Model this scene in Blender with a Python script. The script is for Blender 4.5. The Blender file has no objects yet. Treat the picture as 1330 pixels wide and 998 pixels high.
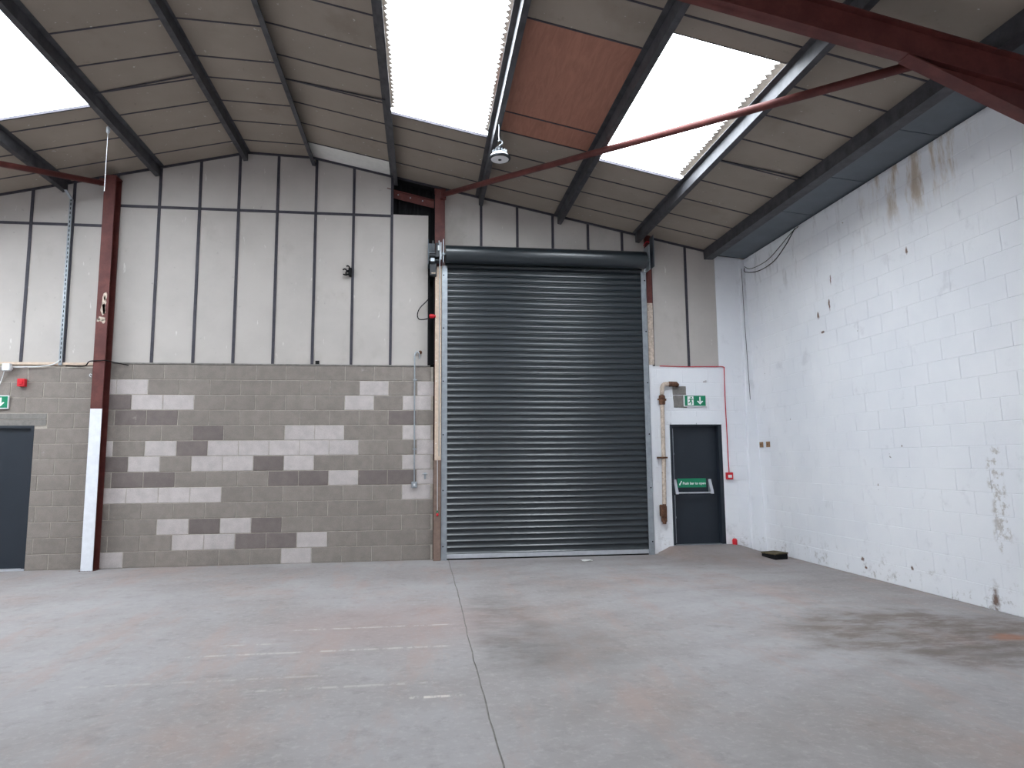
import bpy, bmesh, math, random
from mathutils import Vector, Matrix
random.seed(7)
scene = bpy.context.scene
COL = scene.collection

# ------------------------------------------------------------------ camera
F_PX, YAW, PITCH, ROLL, EYE = 880.188, .132007, .113372, -.008396, 1.5176
cy, sy, cp, sp = math.cos(YAW), math.sin(YAW), math.cos(PITCH), math.sin(PITCH)
fw = Vector((sy*cp, cy*cp, sp)); rt = Vector((cy, -sy, 0)); up = rt.cross(fw)
r2 = math.cos(ROLL)*rt + math.sin(ROLL)*up
u2 = -math.sin(ROLL)*rt + math.cos(ROLL)*up
cam = bpy.data.cameras.new('camera'); cam.sensor_width = 36; cam.sensor_fit = 'HORIZONTAL'
cam.lens = F_PX*36/1330; cam.clip_start = .05; cam.clip_end = 300
co = bpy.data.objects.new('camera', cam); COL.objects.link(co)
m = Matrix((r2, u2, -fw)).transposed().to_4x4(); m.translation = (0, 0, EYE)
co.matrix_world = m
scene.camera = co

# ------------------------------------------------------------------ sky and exposure
world = bpy.data.worlds.new('overcast_sky'); scene.world = world; world.use_nodes = True
bg = world.node_tree.nodes['Background']
bg.inputs[0].default_value = (.90, .95, 1.0, 1); bg.inputs[1].default_value = 18.5
scene.view_settings.view_transform = 'Standard'; scene.view_settings.look = 'None'
scene.view_settings.gamma = 1; scene.view_settings.use_curve_mapping = False
scene.view_settings.exposure = 0.0
scene.cycles.max_bounces = 10; scene.cycles.diffuse_bounces = 6; scene.cycles.glossy_bounces = 3
scene.cycles.transparent_max_bounces = 12
scene.cycles.caustics_reflective = False; scene.cycles.caustics_refractive = False

# ------------------------------------------------------------------ helpers
def obj(name, bm_or_mesh, mat=None, parent=None, smooth=False, loc=None, rot=None):
    if isinstance(bm_or_mesh, bmesh.types.BMesh):
        bmesh.ops.recalc_face_normals(bm_or_mesh, faces=bm_or_mesh.faces)
        me = bpy.data.meshes.new(name); bm_or_mesh.to_mesh(me); bm_or_mesh.free()
        if smooth:
            for p in me.polygons: p.use_smooth = True
    else: me = bm_or_mesh
    if mat and not me.materials: me.materials.append(mat)
    o = bpy.data.objects.new(name, me); COL.objects.link(o)
    if parent: o.parent = parent
    if loc: o.location = loc
    if rot: o.rotation_euler = rot
    return o
def empty(name, loc=(0, 0, 0), rot=(0, 0, 0)):
    o = bpy.data.objects.new(name, None); COL.objects.link(o); o.location = loc; o.rotation_euler = rot
    o.empty_display_size = .1
    return o
def tag(o, label, cat, group=None):
    o['label'] = label; o['category'] = cat
    if group: o['group'] = group
    return o
def struct(o, label=None):
    o['kind'] = 'structure'
    if label: o['label'] = label
    return o
def hexa(bm, v):
    """v: 8 corners, bottom ring then top ring"""
    q = [bm.verts.new(p) for p in v]
    for f in ((0,3,2,1),(4,5,6,7),(0,1,5,4),(1,2,6,5),(2,3,7,6),(3,0,4,7)): bm.faces.new([q[i] for i in f])
    return q
def box(bm, x0, x1, y0, y1, z0, z1):
    return hexa(bm, [(x0,y0,z0),(x1,y0,z0),(x1,y1,z0),(x0,y1,z0),(x0,y0,z1),(x1,y0,z1),(x1,y1,z1),(x0,y1,z1)])
def bxm(*boxes):
    bm = bmesh.new()
    for b in boxes: box(bm, *b)
    return bm
def bevelled(x0, x1, y0, y1, z0, z1, w=.004, seg=1):
    bm = bxm((x0, x1, y0, y1, z0, z1))
    bmesh.ops.bevel(bm, geom=list(bm.edges), offset=w, segments=seg, affect='EDGES', profile=.6)
    return bm
def prism(bm, pts, a0, a1, axis='Y'):
    """extrude polygon pts (2D) along axis from a0 to a1; axis Y: pts=(x,z); axis X: pts=(y,z); axis Z: pts=(x,y)"""
    def P(p, a): return {'Y': (p[0], a, p[1]), 'X': (a, p[0], p[1]), 'Z': (p[0], p[1], a)}[axis]
    A = [bm.verts.new(P(p, a0)) for p in pts]; B = [bm.verts.new(P(p, a1)) for p in pts]
    n = len(pts)
    bm.faces.new(A); bm.faces.new(B[::-1])
    for i in range(n): bm.faces.new([A[i], B[i], B[(i+1) % n], A[(i+1) % n]])
def tube(bm, path, r, seg=10, caps=True):
    path = [Vector(p) for p in path]
    rings = []; n = len(path)
    ref = None
    for i, p in enumerate(path):
        t = (path[min(i+1, n-1)] - path[max(i-1, 0)]).normalized()
        if ref is None:
            ref = Vector((0, 0, 1)) if abs(t.z) < .9 else Vector((1, 0, 0))
        a = (ref - t*ref.dot(t)).normalized(); ref = a; b = t.cross(a)
        rr = r[i] if isinstance(r, (list, tuple)) else r
        rings.append([bm.verts.new(p + rr*(a*math.cos(2*math.pi*k/seg) + b*math.sin(2*math.pi*k/seg))) for k in range(seg)])
    for i in range(n-1):
        for k in range(seg):
            bm.faces.new([rings[i][k], rings[i][(k+1) % seg], rings[i+1][(k+1) % seg], rings[i+1][k]])
    if caps:
        bm.faces.new(rings[0][::-1]); bm.faces.new(rings[-1])
    return bm
def tb(path, r, seg=10):
    bm = bmesh.new(); tube(bm, path, r, seg); return bm
def lathe(bm, prof, c, seg=24, axis='Z'):
    """prof: (radius, height) list around axis through c"""
    rings = []
    for rr, h in prof:
        ring = []
        for k in range(seg):
            a = 2*math.pi*k/seg; u, v = rr*math.cos(a), rr*math.sin(a)
            p = {'Z': (u, v, h), 'X': (h, u, v), 'Y': (u, h, v)}[axis]
            ring.append(bm.verts.new(Vector(c) + Vector(p)))
        rings.append(ring)
    for i in range(len(rings)-1):
        for k in range(seg):
            bm.faces.new([rings[i][k], rings[i][(k+1) % seg], rings[i+1][(k+1) % seg], rings[i+1][k]])
    bm.faces.new(rings[0][::-1]); bm.faces.new(rings[-1])
    return bm
def curve_pts(pts, n=8):
    """Catmull-Rom through pts"""
    P = [Vector(p) for p in pts]; P = [2*P[0]-P[1]] + P + [2*P[-1]-P[-2]]; out = []
    for i in range(1, len(P)-2):
        a, b, c, d = P[i-1:i+3]
        for k in range(n):
            t = k/n
            out.append(.5*((2*b) + (c-a)*t + (2*a-5*b+4*c-d)*t*t + (3*b-a-3*c+d)*t**3))
    out.append(P[-2]); return out

# ------------------------------------------------------------------ materials
def srgb(r, g, b):
    f = lambda c: (c/255/12.92) if c/255 <= .04045 else ((c/255+.055)/1.055)**2.4
    return (f(r), f(g), f(b), 1)
class NT:
    def __init__(s, name):
        s.m = bpy.data.materials.new(name); s.m.use_nodes = True; s.t = s.m.node_tree
        s.b = s.t.nodes['Principled BSDF']; s.pos = None
    def n(s, typ, **kw):
        nd = s.t.nodes.new(typ)
        for k, v in kw.items(): setattr(nd, k, v)
        return nd
    def set(s, sock, v):
        if isinstance(v, bpy.types.NodeSocket): s.t.links.new(v, sock)
        elif v is not None:
            sock.default_value = v
    def P(s):
        if s.pos is None: s.pos = s.n('ShaderNodeNewGeometry').outputs['Position']
        return s.pos
    def math(s, op, a, b=None, c=None, clamp=False):
        nd = s.n('ShaderNodeMath', operation=op, use_clamp=clamp)
        s.set(nd.inputs[0], a)
        if b is not None: s.set(nd.inputs[1], b)
        if c is not None: s.set(nd.inputs[2], c)
        return nd.outputs[0]
    def mapped(s, scale=(1,1,1), loc=(0,0,0), rot=(0,0,0)):
        nd = s.n('ShaderNodeMapping'); s.set(nd.inputs[0], s.P())
        nd.inputs['Scale'].default_value = scale; nd.inputs['Location'].default_value = loc; nd.inputs['Rotation'].default_value = rot
        return nd.outputs[0]
    def noise(s, scale, detail=4, rough=.55, vec=None, dist=0):
        nd = s.n('ShaderNodeTexNoise'); s.set(nd.inputs['Vector'], vec if vec is not None else s.P())
        nd.inputs['Scale'].default_value = scale; nd.inputs['Detail'].default_value = detail
        nd.inputs['Roughness'].default_value = rough; nd.inputs['Distortion'].default_value = dist
        return nd.outputs[0]
    def ramp(s, f, a, b, lo=0., hi=1.):
        nd = s.n('ShaderNodeMapRange', interpolation_type='SMOOTHSTEP'); s.set(nd.inputs[0], f)
        nd.inputs[1].default_value = a; nd.inputs[2].default_value = b
        nd.inputs[3].default_value = lo; nd.inputs[4].default_value = hi
        return nd.outputs[0]
    def mix(s, f, a, b, mode='MIX'):
        nd = s.n('ShaderNodeMix', data_type='RGBA', blend_type=mode)
        s.set(nd.inputs[0], f); s.set(nd.inputs[6], a); s.set(nd.inputs[7], b)
        return nd.outputs[2]
    def sep(s):
        nd = s.n('ShaderNodeSeparateXYZ'); s.set(nd.inputs[0], s.P()); return nd.outputs
    def blob(s, c, rad, edge=.5, wob=.5, nscale=2.0):
        """soft irregular patch centred on c with radii rad, wobbling edge"""
        nd = s.n('ShaderNodeVectorMath', operation='SUBTRACT'); s.set(nd.inputs[0], s.P()); nd.inputs[1].default_value = c
        d = s.n('ShaderNodeVectorMath', operation='DIVIDE'); s.set(d.inputs[0], nd.outputs[0]); d.inputs[1].default_value = rad
        l = s.n('ShaderNodeVectorMath', operation='LENGTH'); s.set(l.inputs[0], d.outputs[0])
        nz = s.noise(nscale, 5, .6)
        v = s.math('ADD', l.outputs['Value'], s.math('MULTIPLY', s.math('SUBTRACT', nz, .5), wob*2))
        return s.ramp(v, 1+edge*.5, 1-edge*.5)
    def bump(s, h, strength=.3, dist=.01):
        nd = s.n('ShaderNodeBump'); s.set(nd.inputs['Height'], h)
        nd.inputs['Strength'].default_value = strength; nd.inputs['Distance'].default_value = dist
        s.t.links.new(nd.outputs[0], s.b.inputs['Normal'])
    def out(s, col, rough=.8, metal=0, spec=.3):
        s.set(s.b.inputs['Base Color'], col); s.set(s.b.inputs['Roughness'], rough)
        s.set(s.b.inputs['Metallic'], metal); s.set(s.b.inputs['Specular IOR Level'], spec)
        return s.m
def simple(name, col, rough=.6, metal=0, spec=.4, var=.15, scale=12):
    t = NT(name)
    d = tuple(c*(1-var*2) for c in col[:3]) + (1,)
    l = tuple(min(1, c*(1+var)) for c in col[:3]) + (1,)
    return t.out(t.mix(t.ramp(t.noise(scale, 5, .65), .3, .7), d, l), rough, metal, spec)

def mat_block():
    t = NT('concrete_block')
    oi = t.n('ShaderNodeObjectInfo')
    fine = t.noise(90, 4, .8); mid = t.noise(7, 4, .6); big = t.noise(1.1, 3, .5)
    c = t.mix(1, oi.outputs['Color'], t.mix(t.ramp(fine, .25, .75), (.82,.82,.82,1), (1.15,1.15,1.15,1)), 'MULTIPLY')
    c = t.mix(1, c, t.mix(t.ramp(mid, .3, .7), (.9,.9,.9,1), (1.07,1.07,1.07,1)), 'MULTIPLY')
    c = t.mix(t.math('MULTIPLY', t.ramp(t.noise(5, 6, .7), .66, .78), .35), c, srgb(205, 200, 195))
    t.bump(fine, .5, .004)
    return t.out(c, .95, 0, .1)
def mat_paint():
    t = NT('white_painted_masonry')
    x, y, z = t.sep()
    base = t.mix(t.ramp(t.noise(.7, 4, .6), .3, .7), srgb(228, 230, 235), srgb(237, 238, 241))
    sm = t.noise(3.2, 6, .65)
    base = t.mix(t.math('MULTIPLY', t.ramp(sm, .58, .75), .35), base, srgb(190, 190, 196))
    # dirty streaks under the eaves of the long wall
    run = t.noise(1, 5, .7, vec=t.mapped((4.5, 4.5, 1.0)))
    wet = t.math('MULTIPLY', t.ramp(z, 3.5, 4.8), t.ramp(run, .54, .68))
    wet = t.math('MULTIPLY', wet, t.ramp(x, 5.2, 5.45))
    base = t.mix(t.math('MULTIPLY', wet, .3), base, srgb(120, 106, 98))
    w2 = t.math('MULTIPLY', t.blob((5.5, 6.7, 4.75), (.6, .75, .45), .8, .6, 3), t.ramp(run, .44, .62))
    base = t.mix(t.math('MULTIPLY', w2, .55), base, srgb(166, 134, 86))
    # grime along the foot of the wall and bare spots
    foot = t.math('MULTIPLY', t.ramp(z, .5, .0), t.ramp(t.noise(7.5, 6, .75), .54, .66))
    base = t.mix(t.math('MULTIPLY', foot, .5), base, srgb(132, 122, 112))
    chips = t.math('MULTIPLY', t.ramp(t.noise(9, 3, .5), .74, .77), t.ramp(t.noise(1.3, 2), .5, .6))
    base = t.mix(chips, base, srgb(120, 104, 96))
    for (cyy, czz, ry, rz) in ((8.78, 3.53, .03, .06), (8.5, 3.63, .022, .10), (8.42, 3.95, .015, .07), (8.70, 3.28, .05, .02), (6.95, 3.9, .02, .05), (7.4, .24, .03, .03), (8.3, .22, .04, .03), (8.25, .12, .03, .02), (6.25, .10, .05, .12)):
        base = t.mix(t.blob((5.58, cyy, czz), (.4, ry*.8, rz*.75), .9, 1.0, 22), base, srgb(120, 100, 92))
    dn = t.blob((5.6, 6.07, 1.1), (.5, .10, .55), .6, .9, 7)
    base = t.mix(t.math('MULTIPLY', t.math('MULTIPLY', dn, t.ramp(t.noise(9, 5, .7), .47, .6)), .6), base, srgb(150, 138, 124))
    t.bump(t.noise(45, 5, .7), .35, .004)
    return t.out(base, .75, 0, .25)
def mat_floor():
    t = NT('worn_concrete_floor')
    x, y, z = t.sep()
    c = t.mix(t.ramp(t.noise(.45, 5, .6), .32, .68), srgb(142, 136, 135), srgb(158, 155, 156))
    c = t.mix(t.math('MULTIPLY', t.ramp(t.noise(.8, 5, .65, vec=t.mapped((1, .7, 1), (3, 1, 0))), .5, .72), .55), c, srgb(156, 136, 128))
    c = t.mix(t.math('MULTIPLY', t.ramp(t.noise(6, 6, .7), .5, .75), .4), c, srgb(112, 107, 105))
    c = t.mix(t.math('MULTIPLY', t.ramp(t.noise(17, 5, .75), .48, .7), .35), c, srgb(178, 172, 171))
    c = t.mix(t.math('MULTIPLY', t.ramp(t.noise(1.6, 5, .7, vec=t.mapped((1.4, .35, 1), (2, 7, 0), (0, 0, .25))), .5, .68), .4), c, srgb(160, 138, 130))
    c = t.mix(t.math('MULTIPLY', t.ramp(t.noise(2.6, 6, .7, vec=t.mapped((1, 1, 1), (9, 4, 0))), .54, .72), .35), c, srgb(116, 111, 109))
    # swept tyre arcs
    wv = t.n('ShaderNodeTexWave', wave_type='RINGS', rings_direction='Z'); t.set(wv.inputs['Vector'], t.mapped((1, 1, 1), (-4.6, -1.5, 0)))
    wv.inputs['Scale'].default_value = .5; wv.inputs['Distortion'].default_value = 5; wv.inputs['Detail'].default_value = 3; wv.inputs['Detail Scale'].default_value = 1.2
    tw = t.math('MULTIPLY', t.ramp(wv.outputs[1], .55, .95), t.ramp(x, .5, 1.0))
    c = t.mix(t.math('MULTIPLY', tw, .10), c, srgb(104, 97, 93))
    # oil and damp patches
    rag = t.ramp(t.noise(3.4, 6, .72, vec=t.mapped((.8, 1.8, 1), (1, 3, 0), (0, 0, .5))), .36, .62, .25, 1)
    d1 = t.blob((4.35, 5.7, 0), (1.15, .75, 1), .7, .75, 2.2)
    c = t.mix(t.math('MULTIPLY', t.math('MULTIPLY', d1, rag), .78), c, srgb(100, 86, 76))
    d1b = t.blob((4.6, 4.9, 0), (.9, .35, 1), .7, .8, 2.6)
    c = t.mix(t.math('MULTIPLY', t.math('MULTIPLY', d1b, rag), .65), c, srgb(102, 92, 86))
    d2 = t.blob((.80, 6.5, 0), (.36, 1.4, 1), .8, .7, 2.4)
    c = t.mix(t.math('MULTIPLY', t.math('MULTIPLY', d2, rag), .55), c, srgb(98, 93, 91))
    d2b = t.blob((1.15, 5.7, 0), (.5, .8, 1), .9, .7, 2.6)
    c = t.mix(t.math('MULTIPLY', d2b, .35), c, srgb(104, 99, 97))
    d3 = t.blob((4.95, 5.35, 0), (.15, .10, 1), 1, .9, 5)
    c = t.mix(t.math('MULTIPLY', d3, .6), c, srgb(156, 98, 64))
    d4 = t.blob((4.6, 10.3, 0), (1.2, .9, 2), .9, .5, 2)
    c = t.mix(t.math('MULTIPLY', d4, .45), c, srgb(112, 94, 87))
    # pinkish wash left of the joint
    d5 = t.blob((-.3, 6.7, 0), (1.1, .9, 1), 1, .6, 1.6)
    c = t.mix(t.math('MULTIPLY', d5, .3), c, srgb(152, 128, 124))
    # faint painted bay lines
    brk = t.ramp(t.noise(7, 5, .75, vec=t.mapped((1, .25, 1))), .42, .56)
    for (x0, x1, yy, k) in ((-1.9, .27, 5.85, .5), (-1.2, .33, 6.6, .5), (-.15, .31, 4.635, 1.0), (-1.2, .15, 4.93, .35), (-2.4, -.6, 5.2, .25), (-1.7, -1.2, 6.15, .4)):
        m1 = t.math('MULTIPLY', t.ramp(t.math('ABSOLUTE', t.math('SUBTRACT', y, yy)), .03, .012), t.math('MULTIPLY', t.ramp(x, x0, x0+.1), t.ramp(x, x1, x1-.08)))
        c = t.mix(t.math('MULTIPLY', t.math('MULTIPLY', m1, brk), k, clamp=True), c, srgb(198, 190, 184))
    sp = t.ramp(t.noise(55, 2, .5), .75, .78)
    c = t.mix(t.math('MULTIPLY', sp, .6), c, srgb(180, 175, 170))
    t.bump(t.noise(30, 6, .75), .25, .006)
    return t.out(c, t.ramp(t.noise(1.2, 4), .3, .7, .6, .78), 0, .3)
def mat_lining(name, col, stain):
    t = NT(name)
    c = t.mix(t.ramp(t.noise(1.3, 4, .6), .3, .7), tuple(v*.9 for v in col[:3])+(1,), col)
    st = t.ramp(t.noise(.9, 5, .6, vec=t.mapped((1.2, 1, .8), (5, 0, 2))), .56, .72)
    c = t.mix(t.math('MULTIPLY', st, .4), c, stain)
    sc = t.math('MULTIPLY', t.ramp(t.noise(15, 3, .6, vec=t.mapped((1, 1, .22))), .69, .73), .5)
    c = t.mix(sc, c, srgb(225, 222, 218))
    c = t.mix(t.math('MULTIPLY', t.ramp(t.noise(8, 5, .7), .62, .74), .35), c, srgb(112, 104, 99))
    t.bump(t.noise(60, 4, .7), .15, .003)
    return t.out(c, .85, 0, .2)
def mat_ply():
    t = NT('brown_plywood')
    v = t.mapped((6, .8, 6)); g = t.noise(2.2, 6, .7, vec=v, dist=1.2)
    c = t.mix(t.ramp(g, .3, .7), srgb(154, 108, 92), srgb(172, 123, 104))
    return t.out(c, .7, 0, .25)
def mat_oxide():
    t = NT('red_oxide_steel')
    c = t.mix(t.ramp(t.noise(5, 5, .7), .35, .7), srgb(84, 40, 37), srgb(104, 54, 49))
    c = t.mix(t.math('MULTIPLY', t.ramp(t.noise(16, 5, .7), .64, .74), .5), c, srgb(64, 38, 36))
    return t.out(c, .55, 0, .4)
def mat_glazing():
    t = NT('translucent_rooflight_sheet')
    for nd in list(t.t.nodes):
        if nd.type != 'OUTPUT_MATERIAL': t.t.nodes.remove(nd)
    o = [n for n in t.t.nodes if n.type == 'OUTPUT_MATERIAL'][0]
    a = t.n('ShaderNodeBsdfTransparent'); a.inputs[0].default_value = (.9, .92, .93, 1)
    b = t.n('ShaderNodeBsdfTranslucent'); b.inputs[0].default_value = (.8, .83, .84, 1)
    mx = t.n('ShaderNodeMixShader'); mx.inputs[0].default_value = .25
    t.t.links.new(a.outputs[0], mx.inputs[1]); t.t.links.new(b.outputs[0], mx.inputs[2]); t.t.links.new(mx.outputs[0], o.inputs[0])
    return t.m
M = dict(
    block=mat_block(), paint=mat_paint(), floor=mat_floor(),
    mortar=simple('pale_mortar', srgb(176, 168, 158), .95, 0, .1, .08, 20),
    lining=mat_lining('grey_lining_board', srgb(188, 182, 177), srgb(150, 140, 131)),
    roofboard=mat_lining('roof_lining_board', srgb(155, 145, 134), srgb(122, 110, 100)),
    whiteboard=simple('white_lining_board', srgb(226, 226, 222), .7, 0, .2, .03),
    ply=mat_ply(), oxide=mat_oxide(), glaze=mat_glazing(),
    strip=simple('dark_joint_strip', srgb(66, 64, 72), .6, 0, .3, .1),
    purlin=simple('dark_grey_steel', srgb(74, 74, 78), .55, .2, .4, .18, 6),
    soffit=simple('blue_grey_sheet', srgb(96, 104, 112), .5, 0, .4, .05, 3),
    curtain=simple('anthracite_coated_steel', srgb(34, 41, 46), .3, .0, .75, .0, 3),
    doorpaint=simple('anthracite_door_paint', srgb(33, 40, 49), .5, 0, .4, .03, 3),
    galv=simple('galvanised_steel', srgb(158, 164, 170), .42, .5, .5, .08, 9),
    alu=simple('bare_aluminium', srgb(205, 208, 214), .35, .6, .5, .04, 9),
    darkmetal=simple('black_machine_metal', srgb(40, 42, 46), .45, .4, .5, .1),
    rubber=simple('black_rubber', srgb(22, 22, 24), .8, 0, .2, .05),
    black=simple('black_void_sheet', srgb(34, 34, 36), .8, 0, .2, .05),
    white=simple('white_plastic', srgb(228, 230, 232), .5, 0, .4, .02),
    whitepaint=simple('chipped_white_paint', srgb(226, 228, 234), .55, 0, .4, .03),
    red=simple('red_plastic', srgb(206, 30, 44), .45, 0, .4, .04),
    redcable=simple('red_cable', srgb(196, 44, 58), .5, 0, .4, .04),
    green=simple('sign_green', srgb(16, 128, 92), .45, 0, .4, .02),
    signwhite=simple('sign_white', srgb(240, 243, 242), .45, 0, .4, .01),
    timber=simple('pale_timber', srgb(206, 186, 168), .8, 0, .2, .06, 20),
    oldtimber=simple('brown_weathered_timber', srgb(128, 108, 98), .85, 0, .2, .1, 14),
    rust=simple('rusty_iron', srgb(108, 78, 62), .85, .1, .2, .25, 25),
    pipe=simple('peeling_cream_pipe', srgb(196, 180, 166), .75, 0, .25, .15, 22),
    cement=simple('grey_cement', srgb(132, 128, 124), .95, 0, .1, .1, 15),
    mossy=simple('mossy_lid', srgb(92, 84, 66), .9, 0, .1, .2, 20),
    brownplate=simple('brown_switch_plate', srgb(150, 116, 84), .6, 0, .3, .15, 60),
    paper=simple('white_paper', srgb(238, 238, 236), .8, 0, .2, .02),
)
def shared_block(w, h, d=.1, ch=.004):
    """one block centred in x and z, front face towards -Y at y=0, chamfered front arrises"""
    me = bpy.data.meshes.new('block')
    a, b = w/2, h/2
    v = [(-a,d,-b),(a,d,-b),(a,d,b),(-a,d,b),(-a,ch,-b),(a,ch,-b),(a,ch,b),(-a,ch,b),(-a+ch,0,-b+ch),(a-ch,0,-b+ch),(a-ch,0,b-ch),(-a+ch,0,b-ch)]
    f = [(4,5,1,0),(5,6,2,1),(6,7,3,2),(7,4,0,3),(8,9,5,4),(9,10,6,5),(10,11,7,6),(11,8,4,7),(11,10,9,8),(0,1,2,3)]
    me.from_pydata(v, [], f); me.update()
    return me
_bc = {}
def block(w, h, mat, parent, x, y, z, rotz=0, color=None, ch=.004):
    k = (round(w, 3), round(h, 3), mat.name, ch)
    if k not in _bc: _bc[k] = shared_block(w, h, .1, ch); _bc[k].materials.append(mat)
    o = obj('block', _bc[k], None, parent, loc=(x, y, z), rot=(0, 0, rotz) if rotz else None)
    if color: o.color = color
    return o

# ------------------------------------------------------------------ the shell
WY = 10.867            # face of the gable blockwork
CH = .2333             # block course
XR, LEAN = 5.67, .0342
XL, YB = -10.1, -18.2
def zr(x):             # underside of the roof lining
    if x < -2.79: return 7.169 + .24*x
    if x < -1.83: return 6.4995 - .0293*(x+2.79)
    return 6.0991 - .20326*x
def ramp01(v, a, b):
    t = max(0, min(1, (v-a)/(b-a))); return t*t*(3-2*t)
# floor: base bed and two cast slabs with an open joint between them
floor = struct(obj('floor', bxm((XL-.3, XR+.6, YB-.3, WY+1.2, -.4, -.14), (.36, .46, YB-.3, WY+1.1, -.14, -.005)), M['cement']), 'worn concrete floor of two cast slabs')
def slab(x0, x1, edge_left):
    bm = bmesh.new()
    xs = []; x = x0
    while x < x1-1e-6:
        xs.append(x); x += .12 if x >= 3.2 and x < 5.7 else .6
    xs.append(x1)
    ys = [YB-.3, -10, -4, 0, 2] + [2+.2*i for i in range(1, 40)] + [9.8 + .1*i for i in range(0, 13)] + [11.2, 12]
    ys = sorted(set(round(v, 3) for v in ys))
    rnd = random.Random(3); jit = {v: rnd.uniform(-.006, .006) + .008*math.sin(v*.9) for v in ys}
    g = []
    for yv in ys:
        row = []
        for i, xv in enumerate(xs):
            X = xv
            if edge_left and i == 0: X = xv + jit[yv]
            if (not edge_left) and i == len(xs)-1: X = xv + jit[yv]*.9
            z = .125*ramp01(X, 3.75, 4.1)*ramp01(X, 5.62, 5.1)*ramp01(yv, 9.5, 10.75) if edge_left else 0
            row.append(bm.verts.new((X, yv, z)))
        g.append(row)
    for j in range(len(ys)-1):
        for i in range(len(xs)-1): bm.faces.new([g[j][i], g[j][i+1], g[j+1][i+1], g[j+1][i]])
    ext = bmesh.ops.extrude_face_region(bm, geom=list(bm.faces))
    bmesh.ops.translate(bm, verts=[e for e in ext['geom'] if isinstance(e, bmesh.types.BMVert)], vec=(0, 0, -.14))
    return bm
obj('slab', slab(.418, XR+.6, True), M['floor'], floor)
obj('slab', slab(XL-.3, .408, False), M['floor'], floor)

# gable wall: mortar core, concrete blocks, lining boards and joint strips
bm = bmesh.new()
c0, c1 = WY+.006, WY+.12
box(bm, -5.69, .17, c0, c1, 0, 3.03); box(bm, XL, -6.75, c0, c1, 0, 3.03); box(bm, -6.75, -5.69, c0, c1, 2.10, 3.03)
wall_back = struct(obj('wall_back', bm, M['mortar']), 'gable wall of grey blockwork below pale lining boards')
LIGHT = {(11,-1),(11,0),(11,8),(11,10),(10,1),(10,2),(10,8),(10,10),(8,6),(8,7),(8,10),(7,-1),(7,1),(7,3),(7,4),(7,5),(7,6),(7,7),(7,10),(6,1),(6,3),(6,4),(6,6),(6,10),(5,7),(5,10),(4,0),(4,1),(4,2),(4,3),(4,10),(2,2),(2,4),(1,2),(1,3),(1,6),(0,0),(0,6)}
DARK = {(9,0),(9,1),(9,9),(8,3),(7,2),(6,0),(6,5),(5,0),(5,1),(5,5),(5,6),(5,8),(5,9),(2,3),(2,5),(1,4),(1,5),(10,0)}
rb = random.Random(11)
def bcol(key):
    v = rb.uniform(.95, 1.05)
    base = srgb(188, 180, 178) if key in LIGHT else srgb(120, 111, 108) if key in DARK else srgb(138, 130, 124)
    return tuple(c*v for c in base[:3]) + (1,)
for r in range(13):
    off = -4.587 if r % 2 else -4.812
    for i in range(-1, 12):
        x0, x1 = max(off+.45*i, -4.76), min(off+.45*(i+1), .18)
        if x1-x0 < .05: continue
        block(x1-x0-.010, CH-.010, M['block'], wall_back, (x0+x1)/2, WY, (r+.5)*CH, 0, bcol((r, i)))
CL = .2285             # the wall left of the column is laid to slightly lower courses
for r in range(13):
    off = -4.70 if r % 2 else -4.93
    xa = -5.69 if r < 9 else (-5.52 if r == 9 else -7.65)
    for i in range(-8, 1):
        x0, x1 = max(off+.45*i, xa), min(off+.45*(i+1), -4.765)
        if x1-x0 < .05: continue
        block(x1-x0-.010, CL-.010, M['block'], wall_back, (x0+x1)/2, WY, (r+.5)*CL, 0, bcol(None))
for r in range(9):
    x1 = -6.75
    for i in range(3):
        x0 = x1 - (.225 if (i == 0 and r % 2) else .45)
        block(x1-x0-.01, CL-.01, M['block'], wall_back, (x0+x1)/2, WY, (r+.5)*CL, 0, bcol(None)); x1 = x0
bm = bxm((-6.95, -5.53, WY-.002, WY+.1, 2.10, 2.185)); obj('lintel', bm, M['cement'], wall_back)
bm = bxm((-6.95, -5.53, WY-.001, WY+.1, 2.195, 2.275)); obj('lintel', bm, M['cement'], wall_back)
obj('sill', bevelled(XL, -4.77, WY-.018, WY+.1, 3.005, 3.045), M['timber'], wall_back)
obj('sill', bevelled(-4.72, .12, WY-.006, WY+.1, 3.033, 3.058), M['cement'], wall_back)
# painted blockwork right of the roller shutter
bm = bmesh.new()
box(bm, 3.66, 4.09, WY+.003, WY+.22, 0, 3.085); box(bm, 5.0, 6.2, WY+.003, WY+.22, 0, 5.3); box(bm, 4.09, 5.0, WY+.003, WY+.22, 2.13, 3.085)
obj('core', bm, M['paint'], wall_back)
for r in range(13):
    off = 3.66 if r % 2 else 3.435
    for i in range(0, 6):
        x0, x1 = max(off+.45*i, 3.66), min(off+.45*(i+1), 5.6)
        spans = [(x0, x1)]
        if r < 9: spans = [(x0, min(x1, 4.09)), (max(x0, 5.0), x1)]
        for a, b in spans:
            if b-a < .06: continue
            block(b-a-.008, CH-.008, M['paint'], wall_back, (a+b)/2, WY, (r+.5)*CH+.03*0, 0, None, .003)
obj('lintel', bxm((3.98, 5.11, WY-.002, WY+.1, 2.132, 2.235)), M['paint'], wall_back)
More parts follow.
